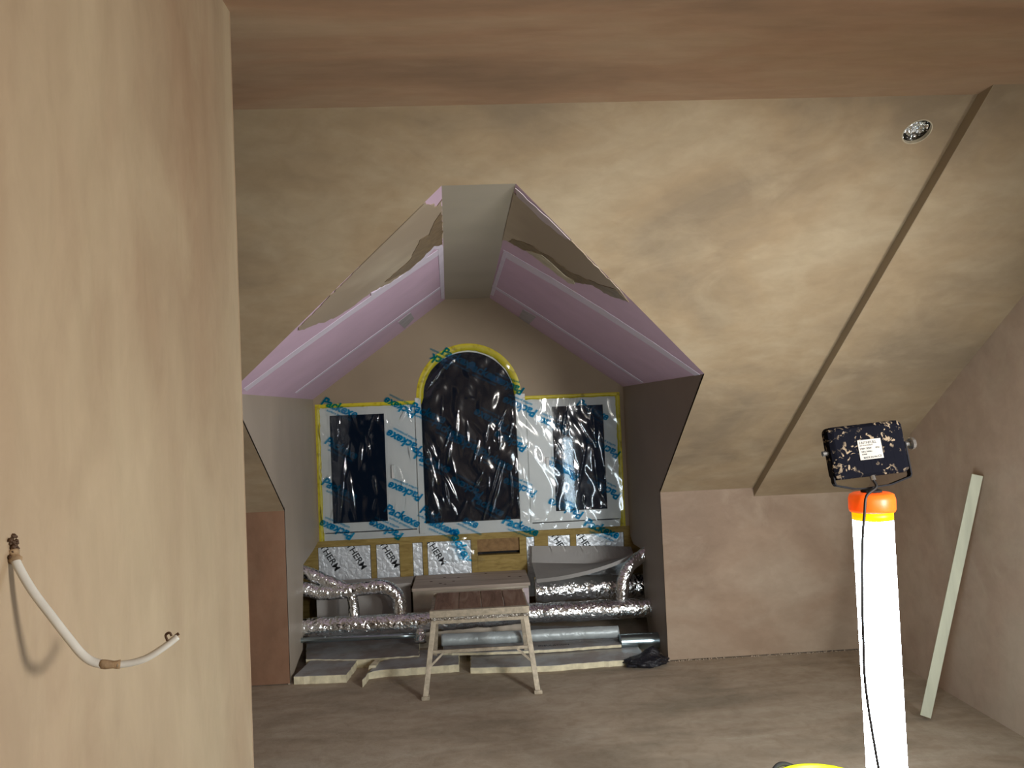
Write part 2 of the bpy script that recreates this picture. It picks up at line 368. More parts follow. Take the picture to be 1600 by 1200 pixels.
# left soffit
overlay('joint_tape', LQ, nl, st_band((0.3717, 0.9846), (0.0918, 0.0286), .085), 'tape', sof_l)
overlay('joint_tape', LQ, nl, st_band((0.763, 0.9814), (0.6279, 0.041), .055), 'tape', sof_l)
overlay('joint_tape', LQ, nl, [(0.3194, 0.9738),(0.3533, 0.9979),(0.972, 0.9954),(0.9304, 0.9724)], 'tape', sof_l, .003)
overlay('jointing_patch', LQ, nl, [(0.7799, 0.685),(0.7784, 0.7684),(0.9176, 0.7757),(0.9692, 0.6965)], 'patch', sof_l, .003)
overlay('plaster_skim', LQ, nl, [(0.0619, 0.9986),(0.0693, 0.9787),(0.029, 0.9567),(-0.0091, 0.9314),(-0.0081, 0.8835),(-0.0048, 0.7297),(0.0027, 0.5572),(0.0113, 0.3867),(0.031, 0.372),(0.0573, 0.3973),(0.0991, 0.4387),(0.1274, 0.4517),(0.1701, 0.4994),(0.2021, 0.5633),(0.2191, 0.6623),(0.2744, 0.7449),(0.3046, 0.836),(0.3013, 0.9),(0.2775, 0.9513),(0.3292, 0.9953)], 'skim', sof_l, .004, .0045, 'half-finished grey-beige skim plaster', 3)
overlay('wet_plaster_edge', LQ, nl, [(0.1161, 0.9947),(0.1281, 0.9761),(0.1446, 0.9539),(0.1834, 0.9402),(0.1577, 0.9034),(0.2297, 0.8474),(0.2321, 0.7228),(0.3046, 0.836),(0.2965, 0.9005),(0.2821, 0.951),(0.3292, 0.9953)], 'skim_wet', sof_l, .002, .004, 'damp brown edge of the skim', 4, .0042)
overlay('torn_paper_edge', LQ, nl, [(0.273, 0.9516),(0.3013, 0.9),(0.3046, 0.836),(0.2793, 0.7437),(0.2286, 0.6594),(0.248, 0.6537),(0.3034, 0.7449),(0.3338, 0.8382),(0.3296, 0.9036),(0.3048, 0.9528),(0.3599, 0.9914),(0.3251, 0.9922)], 'tape', sof_l, .005, .003, None, 5)
# right soffit
overlay('joint_tape', RQ, nr_, st_band((0.4046, 0.9796), (0.0574, -0.01), .095), 'tape', sof_r)
overlay('joint_tape', RQ, nr_, st_band((0.8016, 1.0015), (0.6607, 0.0074), .06), 'tape', sof_r)
overlay('joint_tape', RQ, nr_, [(0.3943, 0.9846),(0.3812, 0.9663),(0.9287, 0.979),(0.9417, 1.0008)], 'tape', sof_r, .003)
overlay('jointing_patch', RQ, nr_, [(0.8321, 0.7862),(0.8085, 0.6982),(1.0119, 0.706),(1.0188, 0.7815)], 'patch', sof_r, .003)
overlay('plaster_skim', RQ, nr_, [(0.0344, 1.0005),(0.0348, 0.9694),(0.0305, 0.9361),(0.0311, 0.8844),(0.0112, 0.784),(-0.0044, 0.7674),(0.0026, 0.6516),(0.0048, 0.5114),(0.0176, 0.4644),(0.0372, 0.4873),(0.0798, 0.5286),(0.0945, 0.576),(0.1131, 0.6074),(0.1975, 0.6675),(0.2164, 0.7245),(0.2306, 0.783),(0.2534, 0.8777),(0.2936, 0.9716),(0.3254, 1.0081)], 'skim', sof_r, .004, .0045, 'half-finished grey-beige skim plaster', 6)
overlay('wet_plaster_edge', RQ, nr_, [(0.2514, 0.9574),(0.1936, 0.8714),(0.1663, 0.7823),(0.1537, 0.7027),(0.086, 0.6076),(0.0142, 0.5296),(0.0176, 0.468),(0.0798, 0.5286),(0.1131, 0.6074),(0.1935, 0.6691),(0.2164, 0.7245),(0.2306, 0.783),(0.2534, 0.8777),(0.2936, 0.9716)], 'skim_wet', sof_r, .002, .004, 'damp brown edge of the skim', 7, .0042)
overlay('dry_plaster_smear', RQ, nr_, [(0.2512, 0.8911),(0.2189, 0.8645),(0.1985, 0.8323),(0.1967, 0.7617),(0.1999, 0.7073),(0.1817, 0.6741),(0.1948, 0.6583),(0.2225, 0.6812),(0.2285, 0.72),(0.2386, 0.7804)], 'cream_skim', sof_r, .003, .003, 'dried cream smear below the skim', 8, .0062)
overlay('bare_edge', RQ, nr_, [(0.0113, 0.9977),(0.0065, 0.919),(-0.0095, 0.7697),(0.0138, 0.7829),(0.0337, 0.8836),(0.0329, 0.9355),(0.0346, 0.9876)], 'edge_bead', sof_r, .003, .002, None, 9, .003)
# flat strip at the ridge
bm = nb(); prism(bm, [(-.0606,yS(2.4157),2.4157),(.2079,yS(2.4157),2.4157),(.199,DG,2.4425),(-.1361,DG,2.4425)], (0,.0,T)); struct('ceiling_dormer_ridge', bm, 'strip')
# gable wall round the window
WX1, WX2, WZ1, WZ2 = -1.1236, 1.1468, .69, 1.6951
AC = Vector((.0135, 0, 1.7150)); AR = .3905
arc = [(AC.x+AR*math.cos(a), DG, AC.z+AR*math.sin(a)) for a in [PI-PI*k/36 for k in range(37)]]
g = [(XL,DG,WZ1),(WX1,DG,WZ1),(WX1,DG,WZ2),(arc[0][0],DG,WZ2)]+arc+[(arc[-1][0],DG,WZ2),(WX2,DG,WZ2),(WX2,DG,WZ1),(XR,DG,WZ1),(XR,DG,ZE),(.199,DG,2.4425),(-.1361,DG,2.4425),(XL,DG,ZE)]
bm = nb(); filled(bm, [g], (0,.10,0)); struct('wall_gable', bm, 'gable')
bm = nb(); box(bm, (XL-.62,DG+.101,0), (XR+.62,DG+.12,.66)); struct('wall_gable_sheathing', bm, 'osb')
# the dark eaves voids either side of the ducts
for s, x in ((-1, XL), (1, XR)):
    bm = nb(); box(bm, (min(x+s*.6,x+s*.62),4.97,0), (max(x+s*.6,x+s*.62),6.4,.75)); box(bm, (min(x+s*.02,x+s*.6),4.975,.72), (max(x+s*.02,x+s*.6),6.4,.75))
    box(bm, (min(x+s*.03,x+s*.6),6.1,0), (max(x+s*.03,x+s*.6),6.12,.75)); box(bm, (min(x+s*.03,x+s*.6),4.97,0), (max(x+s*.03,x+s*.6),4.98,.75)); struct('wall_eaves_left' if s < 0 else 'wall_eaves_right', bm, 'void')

# ------------------------------------------------------------------ window
win = bpy.data.objects.new('window_1', None); C.objects.link(win); win.location = (0,DG,WZ1); win['kind'] = 'structure'; ORG[win] = Vector((0,DG,WZ1))
FY = DG+.012       # front of the frame
def ring(bm, lo, hi, w, y0, y1):
    (x0,z0),(x1,z1) = lo, hi
    box(bm, (x0,y0,z0), (x1,y1,z0+w[0])); box(bm, (x0,y0,z1-w[1]), (x1,y1,z1)); box(bm, (x0,y0,z0+w[0]), (x0+w[2],y1,z1-w[1])); box(bm, (x1-w[3],y0,z0+w[0]), (x1,y1,z1-w[1]))
ML, MR = (-0.3779, 1.2478)[0], (0.4206, 1.211)[0]
bm = nb(); ring(bm, (WX1,WZ1), (ML,WZ2-.02), (.05,.03,.04,.03), FY, FY+.07); ring(bm, (MR,WZ1), (WX2,WZ2-.02), (.05,.03,.03,.04), FY, FY+.07)
box(bm, (ML,FY,WZ1), (MR,FY+.07,WZ1+.09))
fin('window_frame', bm, 'upvc', win)
cx0, cx1 = (-0.3448, 1.2463)[0], (0.3584, 1.2139)[0]
for a, b in ((ML-.012, cx0), (cx1, MR+.012)):
    bm = nb(); box(bm, (a,FY-.018,WZ1+.02), (b,FY+.075,AC.z), bev=.004); fin('mullion', bm, 'upvc', win)
bm = nb(); RI = (cx1-cx0)/2; ax = (cx0+cx1)/2; N = 40
for k in range(N):
    a0, a1 = PI*k/N, PI*(k+1)/N
    p = [(ax+r*math.cos(a), z_, AC.z-.02+r*math.sin(a)) for a in (a0,a1) for r in (RI-.004, AR-.01) for z_ in (FY,FY+.07)]
    v = [bm.verts.new(q) for q in p]
    for i in ((0,2,6,4),(1,5,7,3),(0,4,5,1),(2,3,7,6)): bm.faces.new([v[j] for j in i])
fin('arched_head', bm, 'upvc', win)
def sash(x0, z0, x1, z1, gx0, gz0, gx1, gz1, bead):
    bm = nb(); ring(bm, (x0,z0), (x1,z1), (gz0-z0, z1-gz1, gx0-x0, x1-gx1), FY-.01, FY+.05)
    s = fin('sash', bm, 'upvc', win)
    bm = nb(); ring(bm, (gx0-.012,gz0-.012), (gx1+.012,gz1+.012), (.016,)*4, FY-.014, FY-.009); fin('glazing_bead', bm, 'upvc', s)
    bm = nb(); ring(bm, (gx0-.001,gz0-.001), (gx1+.001,gz1+.001), (.006,)*4, FY+.004, FY+.012); fin('gasket', bm, 'upvc_dark', s)
    bm = nb(); box(bm, (gx0,FY+.02,gz0), (gx1,FY+.026,gz1)); fin('pane', bm, 'glass', s)
    return s
a0, b0 = (-1.0235, 1.5983), (-0.6156, 0.8245)
s = sash(WX1+.03, WZ1+.06, (-0.4063, 1.249)[0], WZ2-.04, a0[0], b0[1]-.012, b0[0], (-0.8074, 1.6127)[1], 0)
bm = nb(); hx, hz = (-0.5676, 1.1775); box(bm, (hx-.012,FY-.03,hz-.05), (hx+.012,FY-.009,hz+.05), bev=.004); fin('handle', bm, 'upvc', s)
a0, b0 = (0.6249, 1.585), (1.0202, 0.8143)
s = sash((0.4399, 1.21)[0], WZ1+.06, WX2-.03, WZ2-.04, a0[0], (0.7788, 0.8214)[1], b0[0], (0.8146, 1.6107)[1], 0)
bm = nb(); hx, hz = (0.5809, 1.1809); box(bm, (hx-.012,FY-.03,hz-.05), (hx+.012,FY-.009,hz+.05), bev=.004); fin('handle', bm, 'upvc', s)
bm = nb(); pts = [(cx0,FY+.02,WZ1+.085),(cx1,FY+.02,WZ1+.085)]+[(ax+RI*math.cos(PI*k/30),FY+.02,AC.z-.02+RI*math.sin(PI*k/30)) for k in range(31)]
prism(bm, pts, (0,.006,0)); fin('pane', bm, 'glass', win, label='arched centre pane')
# yellow tape all round the opening
bm = nb(); TW = .05
loop = [(WX1,WZ1),(WX1,WZ2),(arc[0][0],WZ2)]+[(p[0],p[2]) for p in arc]+[(arc[-1][0],WZ2),(WX2,WZ2),(WX2,WZ1)]
prof = []
def resamp(lp, d):
    out = []
    for (x0,z0),(x1,z1) in zip(lp, lp[1:]):
        m = max(1, int(math.hypot(x1-x0,z1-z0)/d))
        out += [(x0+(x1-x0)*k/m, z0+(z1-z0)*k/m) for k in range(m)]
    return out+[lp[-1]]
lp = resamp(loop, .03); inn = []
for (x, z) in lp:
    if z > WZ2+.005:
        dx, dz = AC.x-x, AC.z-z; L = math.hypot(dx,dz); w = .052; inn.append((x+dx/L*w, z+dz/L*w))
    else:
        w = .036; xi = x+(w if x < -1.1 else -w if x > 1.13 else 0)
        if abs(z-WZ2) < .005 and abs(x-AC.x) < AR+.01: xi = x+(w if x < AC.x else -w)
        inn.append((xi, z-(w*.8 if abs(z-WZ2) < .005 else 0)))
rows = []
for (p, q) in zip(lp, inn):
    j = lambda: random.uniform(-.003,.003)
    rows.append([bm.verts.new(c) for c in ((p[0],DG-.0015,p[1]), ((p[0]+q[0])/2+j(),DG-.006+j()*.5,(p[1]+q[1])/2+j()), (q[0]+j(),DG+.004,q[1]+j()), (q[0],DG+.02,q[1]))])
for a, b in zip(rows, rows[1:]):
    for k in range(3): bm.faces.new((a[k],b[k],b[k+1],a[k+1]))
fin('sealing_tape', bm, 'yellow', win, True, 'bright yellow sealing tape round the window opening')

# ------------------------------------------------------------------ clear film over the window
film_root = thing('protective_film', 'clear wrinkled plastic film with blue printed words stretched over the arched three-part window', 'plastic film', (0,DG-.03,WZ1))
STREAKS = [((-0.9345, 1.6513), (-0.9864, 1.3708), 1.2),((-0.6172, 1.6141), (-0.5973, 1.5186), 1.0),((-0.8776, 1.413), (-0.9528, 1.2658), 1.6),((-0.9073, 1.3672), (-0.9729, 0.8308), 1.3),((-0.8898, 1.2018), (-0.852, 0.8247), 1.3),((-0.7842, 1.4088), (-0.8106, 1.1981), 1.0),((-0.7087, 1.1698), (-0.696, 1.0046), 1.0),
 ((-0.4418, 1.6445), (-0.4977, 1.538), 1.0),((-0.3268, 1.4452), (-0.2399, 1.2519), 1.5),((-0.3337, 1.3887), (-0.2878, 1.2352), 1.2),((-0.2878, 1.2352), (-0.2863, 1.032), 1.4),((-0.2185, 1.1941), (-0.0967, 0.9284), 1.6),((-0.2011, 1.1555), (-0.1732, 0.9085), 1.3),((-0.2863, 1.032), (-0.2244, 0.8073), 1.3),((-0.1534, 0.9311), (-0.1062, 0.8109), 1.2),
 ((-0.3144, 0.9155), (-0.2908, 0.7965), 1.5),((-0.0296, 0.9487), (-0.1218, 0.7739), 1.2),((0.2296, 1.2398), (0.0719, 0.7642), 1.2),((0.257, 1.2101), (0.1322, 0.8462), 1.0),((0.0975, 1.1557), (0.0106, 1.0035), 1.0),((0.1411, 1.0588), (0.0295, 1.0026), 1.0),((0.2972, 1.1464), (0.3004, 0.8853), 1.0),((0.2238, 1.5543), (0.2223, 1.2925), 0.9),((0.1503, 1.5098), (0.1139, 1.3211), 0.8),
 ((-0.1307, 1.3796), (-0.1704, 1.2156), 0.9),((-0.1553, 1.9516), (-0.3293, 1.7443), 1.3),((-0.0727, 1.9961), (-0.2046, 1.9058), 1.1),((0.7335, 1.5804), (0.6961, 1.3905), 1.0),((0.9312, 1.572), (0.9518, 1.2833), 1.3),((0.8941, 1.5016), (0.9444, 1.3316), 1.2),((0.742, 1.3406), (0.7601, 1.1009), 1.4),((0.8768, 1.3346), (0.798, 0.9799), 1.2),((0.9229, 1.2846), (0.9519, 0.9725), 1.3),((0.9519, 0.9725), (1.032, 0.8255), 1.3),
 ((1.0142, 1.3764), (1.0127, 1.1369), 1.1),((0.7564, 1.125), (0.8076, 0.9795), 1.1),((0.5097, 1.3033), (0.5342, 1.2068), 1.0),((0.3698, 0.8344), (0.4191, 0.7609), 1.2),((0.4093, 0.9748), (0.4651, 0.8297), 1.0),((0.294, 0.7341), (0.5581, 0.7682), 1.2),((-1.0869, 1.5635), (-1.0685, 1.4215), 1.0),((-1.094, 0.9537), (-1.0803, 0.8128), 1.0),((-0.504, 0.8777), (-0.4785, 0.806), 1.0),
 ((-0.7869, 0.8215), (-0.6248, 0.7805), 1.0),((0.4743, 1.5914), (0.5074, 1.4705), 0.9),((0.5941, 1.5863), (0.5634, 1.4346), 0.9),((0.283, 1.5995), (0.1892, 1.4129), 0.9),((-0.0738, 1.6147), (-0.0976, 1.3781), 0.9),((-0.0225, 1.7078), (0.0716, 1.68), 0.8),((0.8732, 0.8333), (1.0428, 0.8488), 1.0),((-0.1778, 0.7909), (0.1042, 0.7437), 0.9),((-0.4373, 1.3933), (-0.4201, 1.2271), 0.8)]
rs = random.Random(21)
for k in range(75):
    px, pz, ln, an = rs.uniform(WX1+.03,WX2-.03), rs.uniform(WZ1+.05,WZ2-.12), rs.uniform(.05,.22), rs.gauss(0,.28)
    STREAKS.append(((px,pz),(px+ln*math.sin(an),pz+ln*math.cos(an)),rs.uniform(.45,.8)))
def fh(X, Z):
    h = .0022*np.sin(X*9+2*np.sin(Z*3.1))*np.sin(Z*4.3+1.3)+.0018*np.sin(X*31+4*np.sin(Z*5))+.0008*np.sin(Z*37+3*np.sin(X*13))+.0005*np.sin(X*71+Z*23+2*np.sin(Z*17))
    for (x0,z0),(x1,z1),k in STREAKS:
        dx, dz = x1-x0, z1-z0; L2 = dx*dx+dz*dz
        t = np.clip(((X-x0)*dx+(Z-z0)*dz)/L2, 0, 1); d2 = (X-x0-t*dx)**2+(Z-z0-t*dz)**2
        w = .006*k*(.35+1.3*np.sin(PI*np.clip(t,.02,.98)))
        h = h+.0055*k*np.exp(-d2/(w*w))*np.sin(PI*np.clip(t*.9+.05,0,1))
    return h
dx_ = .0058
xs = np.arange(WX1+.012, WX2-.008, dx_); zs = np.arange(WZ1+.005, 2.09, dx_)
X, Z = np.meshgrid(xs, zs, indexing='ij'); Hh = fh(X, Z)
ok = (Z < WZ2-.02) | (((X-AC.x)**2+(Z-AC.z)**2 < (AR-.012)**2) & (Z > WZ2-.05))
idx = -np.ones(X.shape, int); cell = ok[:-1,:-1]&ok[1:,:-1]&ok[1:,1:]&ok[:-1,1:]
used = np.zeros_like(ok); used[:-1,:-1] |= cell; used[1:,:-1] |= cell; used[1:,1:] |= cell; used[:-1,1:] |= cell
idx[used] = np.arange(used.sum())
vv = np.stack([X[used], DG-.018-Hh[used], Z[used]], 1)
ii, jj = np.nonzero(cell)
ff = np.stack([idx[ii,jj], idx[ii+1,jj], idx[ii+1,jj+1], idx[ii,jj+1]], 1)
me = bpy.data.meshes.new('film_sheet'); me.from_pydata(vv.tolist(), [], ff.tolist()); me.update()
film = obj('film_sheet', me, 'film', film_root, True)
# a loose tail of film hanging below the sill
bm = nb(); tl = [[bm.verts.new((x+.012*math.sin(k*1.1), 5.945-.004*k+.012*math.sin(i*1.9+k), z)) for i, x in enumerate(np.linspace(-0.1828-.004*k, -0.0184-.02+.012*k, 9))] for k, z in enumerate(np.linspace(.705,.50,12))]
for k in range(11):
    for i in range(8): bm.faces.new((tl[k][i],tl[k][i+1],tl[k+1][i+1],tl[k+1][i]))
fin('film_tail', bm, 'film', film_root, True)
TILT = -math.radians(27)
words = []   # (x, z, flipped, text, scale)
WORDS = [(0,'Packexe'),(0,'Packexe'),(1,'Packexe'),(0,'Packexe'),(1,'Packexe'),(0,'Packexe'),(1,'Packexe'),(1,'Packexe'),(1,'Packexe'),
 (0,'Packexe'),(0,'Packexe'),(0,'Packexe'),(0,'Packexe'),(1,'Packexe'),(0,'Packexe'),(1,'Pack'),(1,'Packexe'),(1,'Packexe'),(1,'Packexe'),(1,'Packexe'),(0,'Packexe'),
 (1,'Packexe'),(1,'Packexe'),(0,'Packexe'),(0,'Packexe'),(0,'Packexe'),(1,'Packexe'),(0,'Packexe'),(1,'Packexe'),(1,'Packexe'),(1,'Packexe'),(1,'Packexe'),(0,'Packexe'),(0,'Pack'),(0,'exe')]
WXY = [(-0.9434, 1.6658), (-0.9399, 1.3687), (-0.4749, 1.395), (-0.9644, 1.0692), (-0.4795, 1.0271), (-0.5144, 0.8501), (-0.6305, 0.7526), (-0.9889, 0.7708), (-0.4936, 1.6467), (-0.2971, 1.6004), (-0.2783, 1.2347), (-0.1509, 1.4659), (0.1372, 1.8826), (0.305, 1.7802), (-0.0537, 1.9953), (-0.1781, 1.9763), (0.1747, 1.5231), (-0.032, 1.3562), (0.3937, 1.6139), (0.3111, 1.3599), (0.1912, 1.2321), (-0.0261, 1.0337), (0.368, 1.0148), (0.12, 0.8941), (-0.2262, 0.7603), (0.3558, 0.7309), (0.6417, 1.4646), (0.9361, 1.5718), (1.0049, 1.2809), (0.694, 1.1279), (0.9955, 0.9752), (0.7052, 0.8416), (0.9625, 0.6813), (-0.3072, 0.8586), (-0.0127, 0.7826)]
ms = []
for (fl, tx), (wx, wz) in zip(WORDS, WXY):
    a = TILT+(PI if fl else 0)+random.uniform(-.06,.06)
    u = Vector((math.cos(a),0,math.sin(a))); v = Vector((-math.sin(a),0,math.cos(a)))
    y = DG-.016
    ms.append(text_mesh(tx, .088*random.uniform(.95,1.05), basis((wx,y,wz), u, v), .25, 0, .92, .03))
    ms.append(text_mesh('surface protection', .026, basis(Vector((wx,y,wz))-v*.05+u*.02, u, v), 0, 0))
u = Vector((.45,0,-.9)); v = Vector((.9,0,.45))
ms.append(text_mesh('Packexe', .1, basis((-0.0827-.0,5.93,.60), u, v), .25, 0, .95, .03))
bm = join_meshes(ms)
lim = lambda x, z: (WX1+.012 < x < WX2-.012) and (z > .5)
bad = [f for f in bm.faces if not lim(f.calc_center_median().x, f.calc_center_median().z)]
bmesh.ops.delete(bm, geom=bad, context='FACES')
vx = np.array([[v.co.x, v.co.z] for v in bm.verts]); hh = fh(vx[:,0], vx[:,1])
for v, h in zip(bm.verts, hh):
    if v.co.z > .69: v.co.y -= h*.97
fin('printed_lettering', bm, 'blue_ink', film_root, label='repeated blue printed words on the film', recalc=False)

# ------------------------------------------------------------------ timber framing and foil panels under the window
fr = thing('stud_framing', 'olive-brown timber framing with foil panels between the studs below the window', 'stud wall', (0,DG,0))
bm = nb(); box(bm, (XL-.3,DG+.008,.645), (XR+.3,DG+.10,.689)); fin('sill_plate', bm, 'timber', fr)
PAN = [(0, 0, 'THERM', 2), (0, 0, 'THERM', 1), (0, 0, '', 0), (0, 0, 'THERM', 1), (0, 0, '', 0), (0, 0, 'THERM', 1), (0, 0, 'THERM', 1)]
edges = [(-1.1417, -0.7544), (-0.7169, -0.5432), (-0.449, -0.3736), (-0.3406, -0.0139), (0.3961, 0.4583), (0.559, 0.7272), (0.7706, 1.1331)]
allx = [XL-.3]+[e for p in edges for e in p]+[XR+.3]
for i in range(0, len(allx), 2):
    a, b = allx[i], allx[i+1]
    if b-a > .2 and i not in (0, len(allx)-2):      # the wide bay holds a board with a slot
        bm = nb(); box(bm, (a,DG+.01,.1), (a+.045,DG+.09,.645)); fin('stud', bm, 'timber', fr)
        bm = nb(); box(bm, (b-.05,DG+.01,.1), (b,DG+.09,.645)); fin('stud', bm, 'timber', fr)
        bm = nb(); box(bm, (a+.045,DG+.03,.548), (b-.05,DG+.09,.645)); fin('infill_board', bm, 'osb', fr)
        bm = nb(); box(bm, (a+.045,DG+.006,.40), (b-.05,DG+.09,.525)); fin('noggin', bm, 'timber', fr)
        bm = nb(); box(bm, (a+.045,DG+.07,.525), (b-.05,DG+.09,.548)); fin('slot', bm, 'void', fr)
    else:
        bm = nb(); box(bm, (a,DG+.01,.1), (b,DG+.09,.645)); fin('stud', bm, 'timber', fr)
for (x0, x1), (p0, p1, tx, nt) in zip(edges, PAN):
    bm = nb(); box(bm, (x0+.003,DG+.022,.2), (x1-.003,DG+.08,.64)); pn = fin('insulation_panel', bm, 'panel_foil', fr)
    if tx:
        n = 2 if nt == 2 else 1
        for k in range(n):
            cx = x0+(x1-x0)*((.22+.5*k) if n == 2 else .55 if x1-x0 < .3 else .2)
            u = Vector((.5,0,-.86)); v = Vector((.86,0,.5)); z = .565
            me = text_mesh(tx, .068, basis((cx,DG+.0215,z), u, v), 0, .0004); obj('printed_word', me, 'ink', pn)

# ------------------------------------------------------------------ boxing and boards in the void
def top_prism(name, top, zt, zb, mat, parent=None, jit=0, seed=0):
    rnd = random.Random(seed); bm = nb(); prism(bm, [(x,y,zt) for x, y in top], (0,0,zb-zt)); return fin(name, bm, mat, parent)
bx = thing('grey_boxing', 'low grey boxed-in ledge behind the foil ducts at the left under the window', 'boxing', (-.9,5.8,0))
bm = nb(); box(bm, (XL-.2,5.74,.382), (-0.4455,DG-.002,.402)); fin('top_board', bm, 'boxing', bx)
bm = nb(); box(bm, (XL+.02,5.75,0), (-0.4455-.01,5.765,.381)); fin('front_board', bm, 'boxing', bx)
cb = thing('wooden_box', 'rough plank-topped box splashed with plaster behind the work platform', 'box', (0,5.7,0))
bm = nb(); box(bm, (-0.429,5.52,.386), (0.3809,5.96,.408), bev=.003); fin('top_plank', bm, 'plank', cb)
bm = nb(); box(bm, (-0.429+.005,5.54,0), (0.3809-.01,5.556,.385)); fin('front_board', bm, 'splatter', cb)
bm = nb(); box(bm, (-0.429+.005,5.557,0), (-0.429+.02,5.95,.385)); fin('side_board', bm, 'splatter', cb); bm = nb(); box(bm, (0.3809-.025,5.557,0), (0.3809-.01,5.95,.385)); fin('side_board', bm, 'splatter', cb)
bm = nb(); box(bm, (0.3809-.15,5.528,.14), (0.3809-.012,5.5395,.37)); fin('white_offcut', bm, 'edge_bead', cb)
for k in range(9):
    x, y = random.uniform(-0.429+.05,0.3809-.05), random.uniform(5.56,5.9); bm = nb(); lathe(bm, [(0.0005,.4086),(.006,.4086),(.011,.4082)], (x,y,0), 10); fin('knot', bm, 'tie', cb)
# the big bent grey sheet on the right
back = [Vector(p) for p in ([(0.4328, 5.93, 0.5856), (0.6654, 5.93, 0.5736), (0.9037, 5.93, 0.5612), (1.1717, 5.93, 0.5426)])]; crease = [Vector(p) for p in ([(0.4254, 5.9, 0.4694), (0.6563, 5.9, 0.4525), (0.9141, 5.88, 0.4473), (1.1621, 5.8, 0.5093)])]; front = [Vector(p) for p in ([(0.4285, 5.58, 0.4145), (0.5788, 5.56, 0.4281), (0.756, 5.54, 0.4579), (0.9276, 5.54, 0.4972), (1.0755, 5.55, 0.545), (1.1672, 5.57, 0.581)])]
bm = nb(); N = 28; rows = [catmull(back, N), catmull(crease, N), catmull(front, N)]
rows = [rows[0], [a.lerp(b,.5) for a,b in zip(rows[0],rows[1])], rows[1], [a.lerp(b,.33) for a,b in zip(rows[1],rows[2])], [a.lerp(b,.66) for a,b in zip(rows[1],rows[2])], rows[2], [p+Vector((0,-.006,-.025)) for p in rows[2]]]
g = [[bm.verts.new(p) for p in r] for r in rows]
fs = [bm.faces.new((g[i][k],g[i+1][k],g[i+1][k+1],g[i][k+1])) for i in range(len(g)-1) for k in range(N)]
bmesh.ops.solidify(bm, geom=fs, thickness=.003)
tag(fin('bent_sheet', bm, 'sheet', None), 'bent grey sheet lying curled over the ducts at the right under the window', 'sheet')

# ------------------------------------------------------------------ foil ducts
def duct(name, label, paths, mat='foil', seg=20, cr=.006, root=None):
    bm = nb()
    for pts, r, n in paths: tube(bm, catmull(pts, n), r, seg, cr, 16)
    if root is not None: return fin(name, bm, mat, root, True, label)
    return tag(fin(name, bm, mat, None, True), label, 'duct')
run = thing('foil_duct', 'branching run of crinkled foil ducts low across the void behind the work platform', 'duct', (0,5.4,.05))
duct('main_pipe', '', [([(-1.3021, 5.4, 0.2188), (-0.9474, 5.4, 0.2152), (-0.6111, 5.4, 0.2127), (-0.3063, 5.4, 0.2122), (0.0265, 5.4, 0.2187), (0.3704, 5.4, 0.229), (0.7596, 5.4, 0.2241), (1.2618, 5.4, 0.2217)], 0.064, 260)], root=run)
duct('stub', '', [([(-0.37, 5.4, 0.2116), (-0.3703, 5.33, 0.0966)], 0.036, 24)], root=run)
duct('branch', '', [([(-1.286, 5.46, 0.4941), (-1.1436, 5.46, 0.4608), (-1.0135, 5.46, 0.4282), (-0.8479, 5.46, 0.4318), (-0.6258, 5.46, 0.4452), (-0.5337, 5.46, 0.3932), (-0.5054, 5.44, 0.3025), (-0.5062, 5.42, 0.2396)], 0.047, 130)], root=run)
duct('branch', '', [([(-1.2906, 5.5, 0.6312), (-1.1481, 5.5, 0.5679), (-1.0143, 5.48, 0.5091), (-0.8647, 5.46, 0.437)], 0.042, 60)], root=run)
duct('stub', '', [([(-0.8177, 5.45, 0.4026), (-0.8059, 5.42, 0.2608)], 0.035, 30)], root=run)
duct('foil_duct', 'thick straight foil duct behind the branching run at the right under the bent grey sheet', [([(0.4265, 5.72, 0.304), (0.5822, 5.72, 0.3045), (0.8119, 5.72, 0.3009), (1.0657, 5.72, 0.2961), (1.3207, 5.72, 0.2913)], 0.092, 140)])
duct('branch', '', [([(1.289, 5.52, 0.6319), (1.164, 5.5, 0.5537), (1.0682, 5.46, 0.4962), (1.0116, 5.44, 0.412), (0.994, 5.42, 0.3094), (0.991, 5.42, 0.2449)], 0.042, 80)], root=run)
duct('grey_duct', 'grey foil-wrapped low duct lying on the rear slab behind the platform legs', [([(-0.2283, 5.25, 0.1276), (0.145, 5.25, 0.1223), (0.5634, 5.25, 0.1187), (0.9263, 5.25, 0.1143)], 0.038, 80)], 'slab_wrap', 16, .002)

# thin steel pipe and spiral steel duct end
bm = nb(); tube(bm, lin_pts(Vector((-1.2602, 5.3, 0.1654)), Vector((-0.3956, 5.3, 0.1522)), 8), .017, 12); tag(fin('steel_pipe', bm, 'steel', None, True), 'thin steel pipe under the lowest foil duct at the left', 'pipe')
bm = nb(); tube(bm, lin_pts(Vector((0.9227, 5.2, 0.0623)), Vector((1.2256, 5.2, 0.057)), 40), .05, 24, cap=True); tag(fin('steel_duct', bm, 'steel', None, True), 'short smooth bare steel duct beside the right dormer cheek', 'duct')

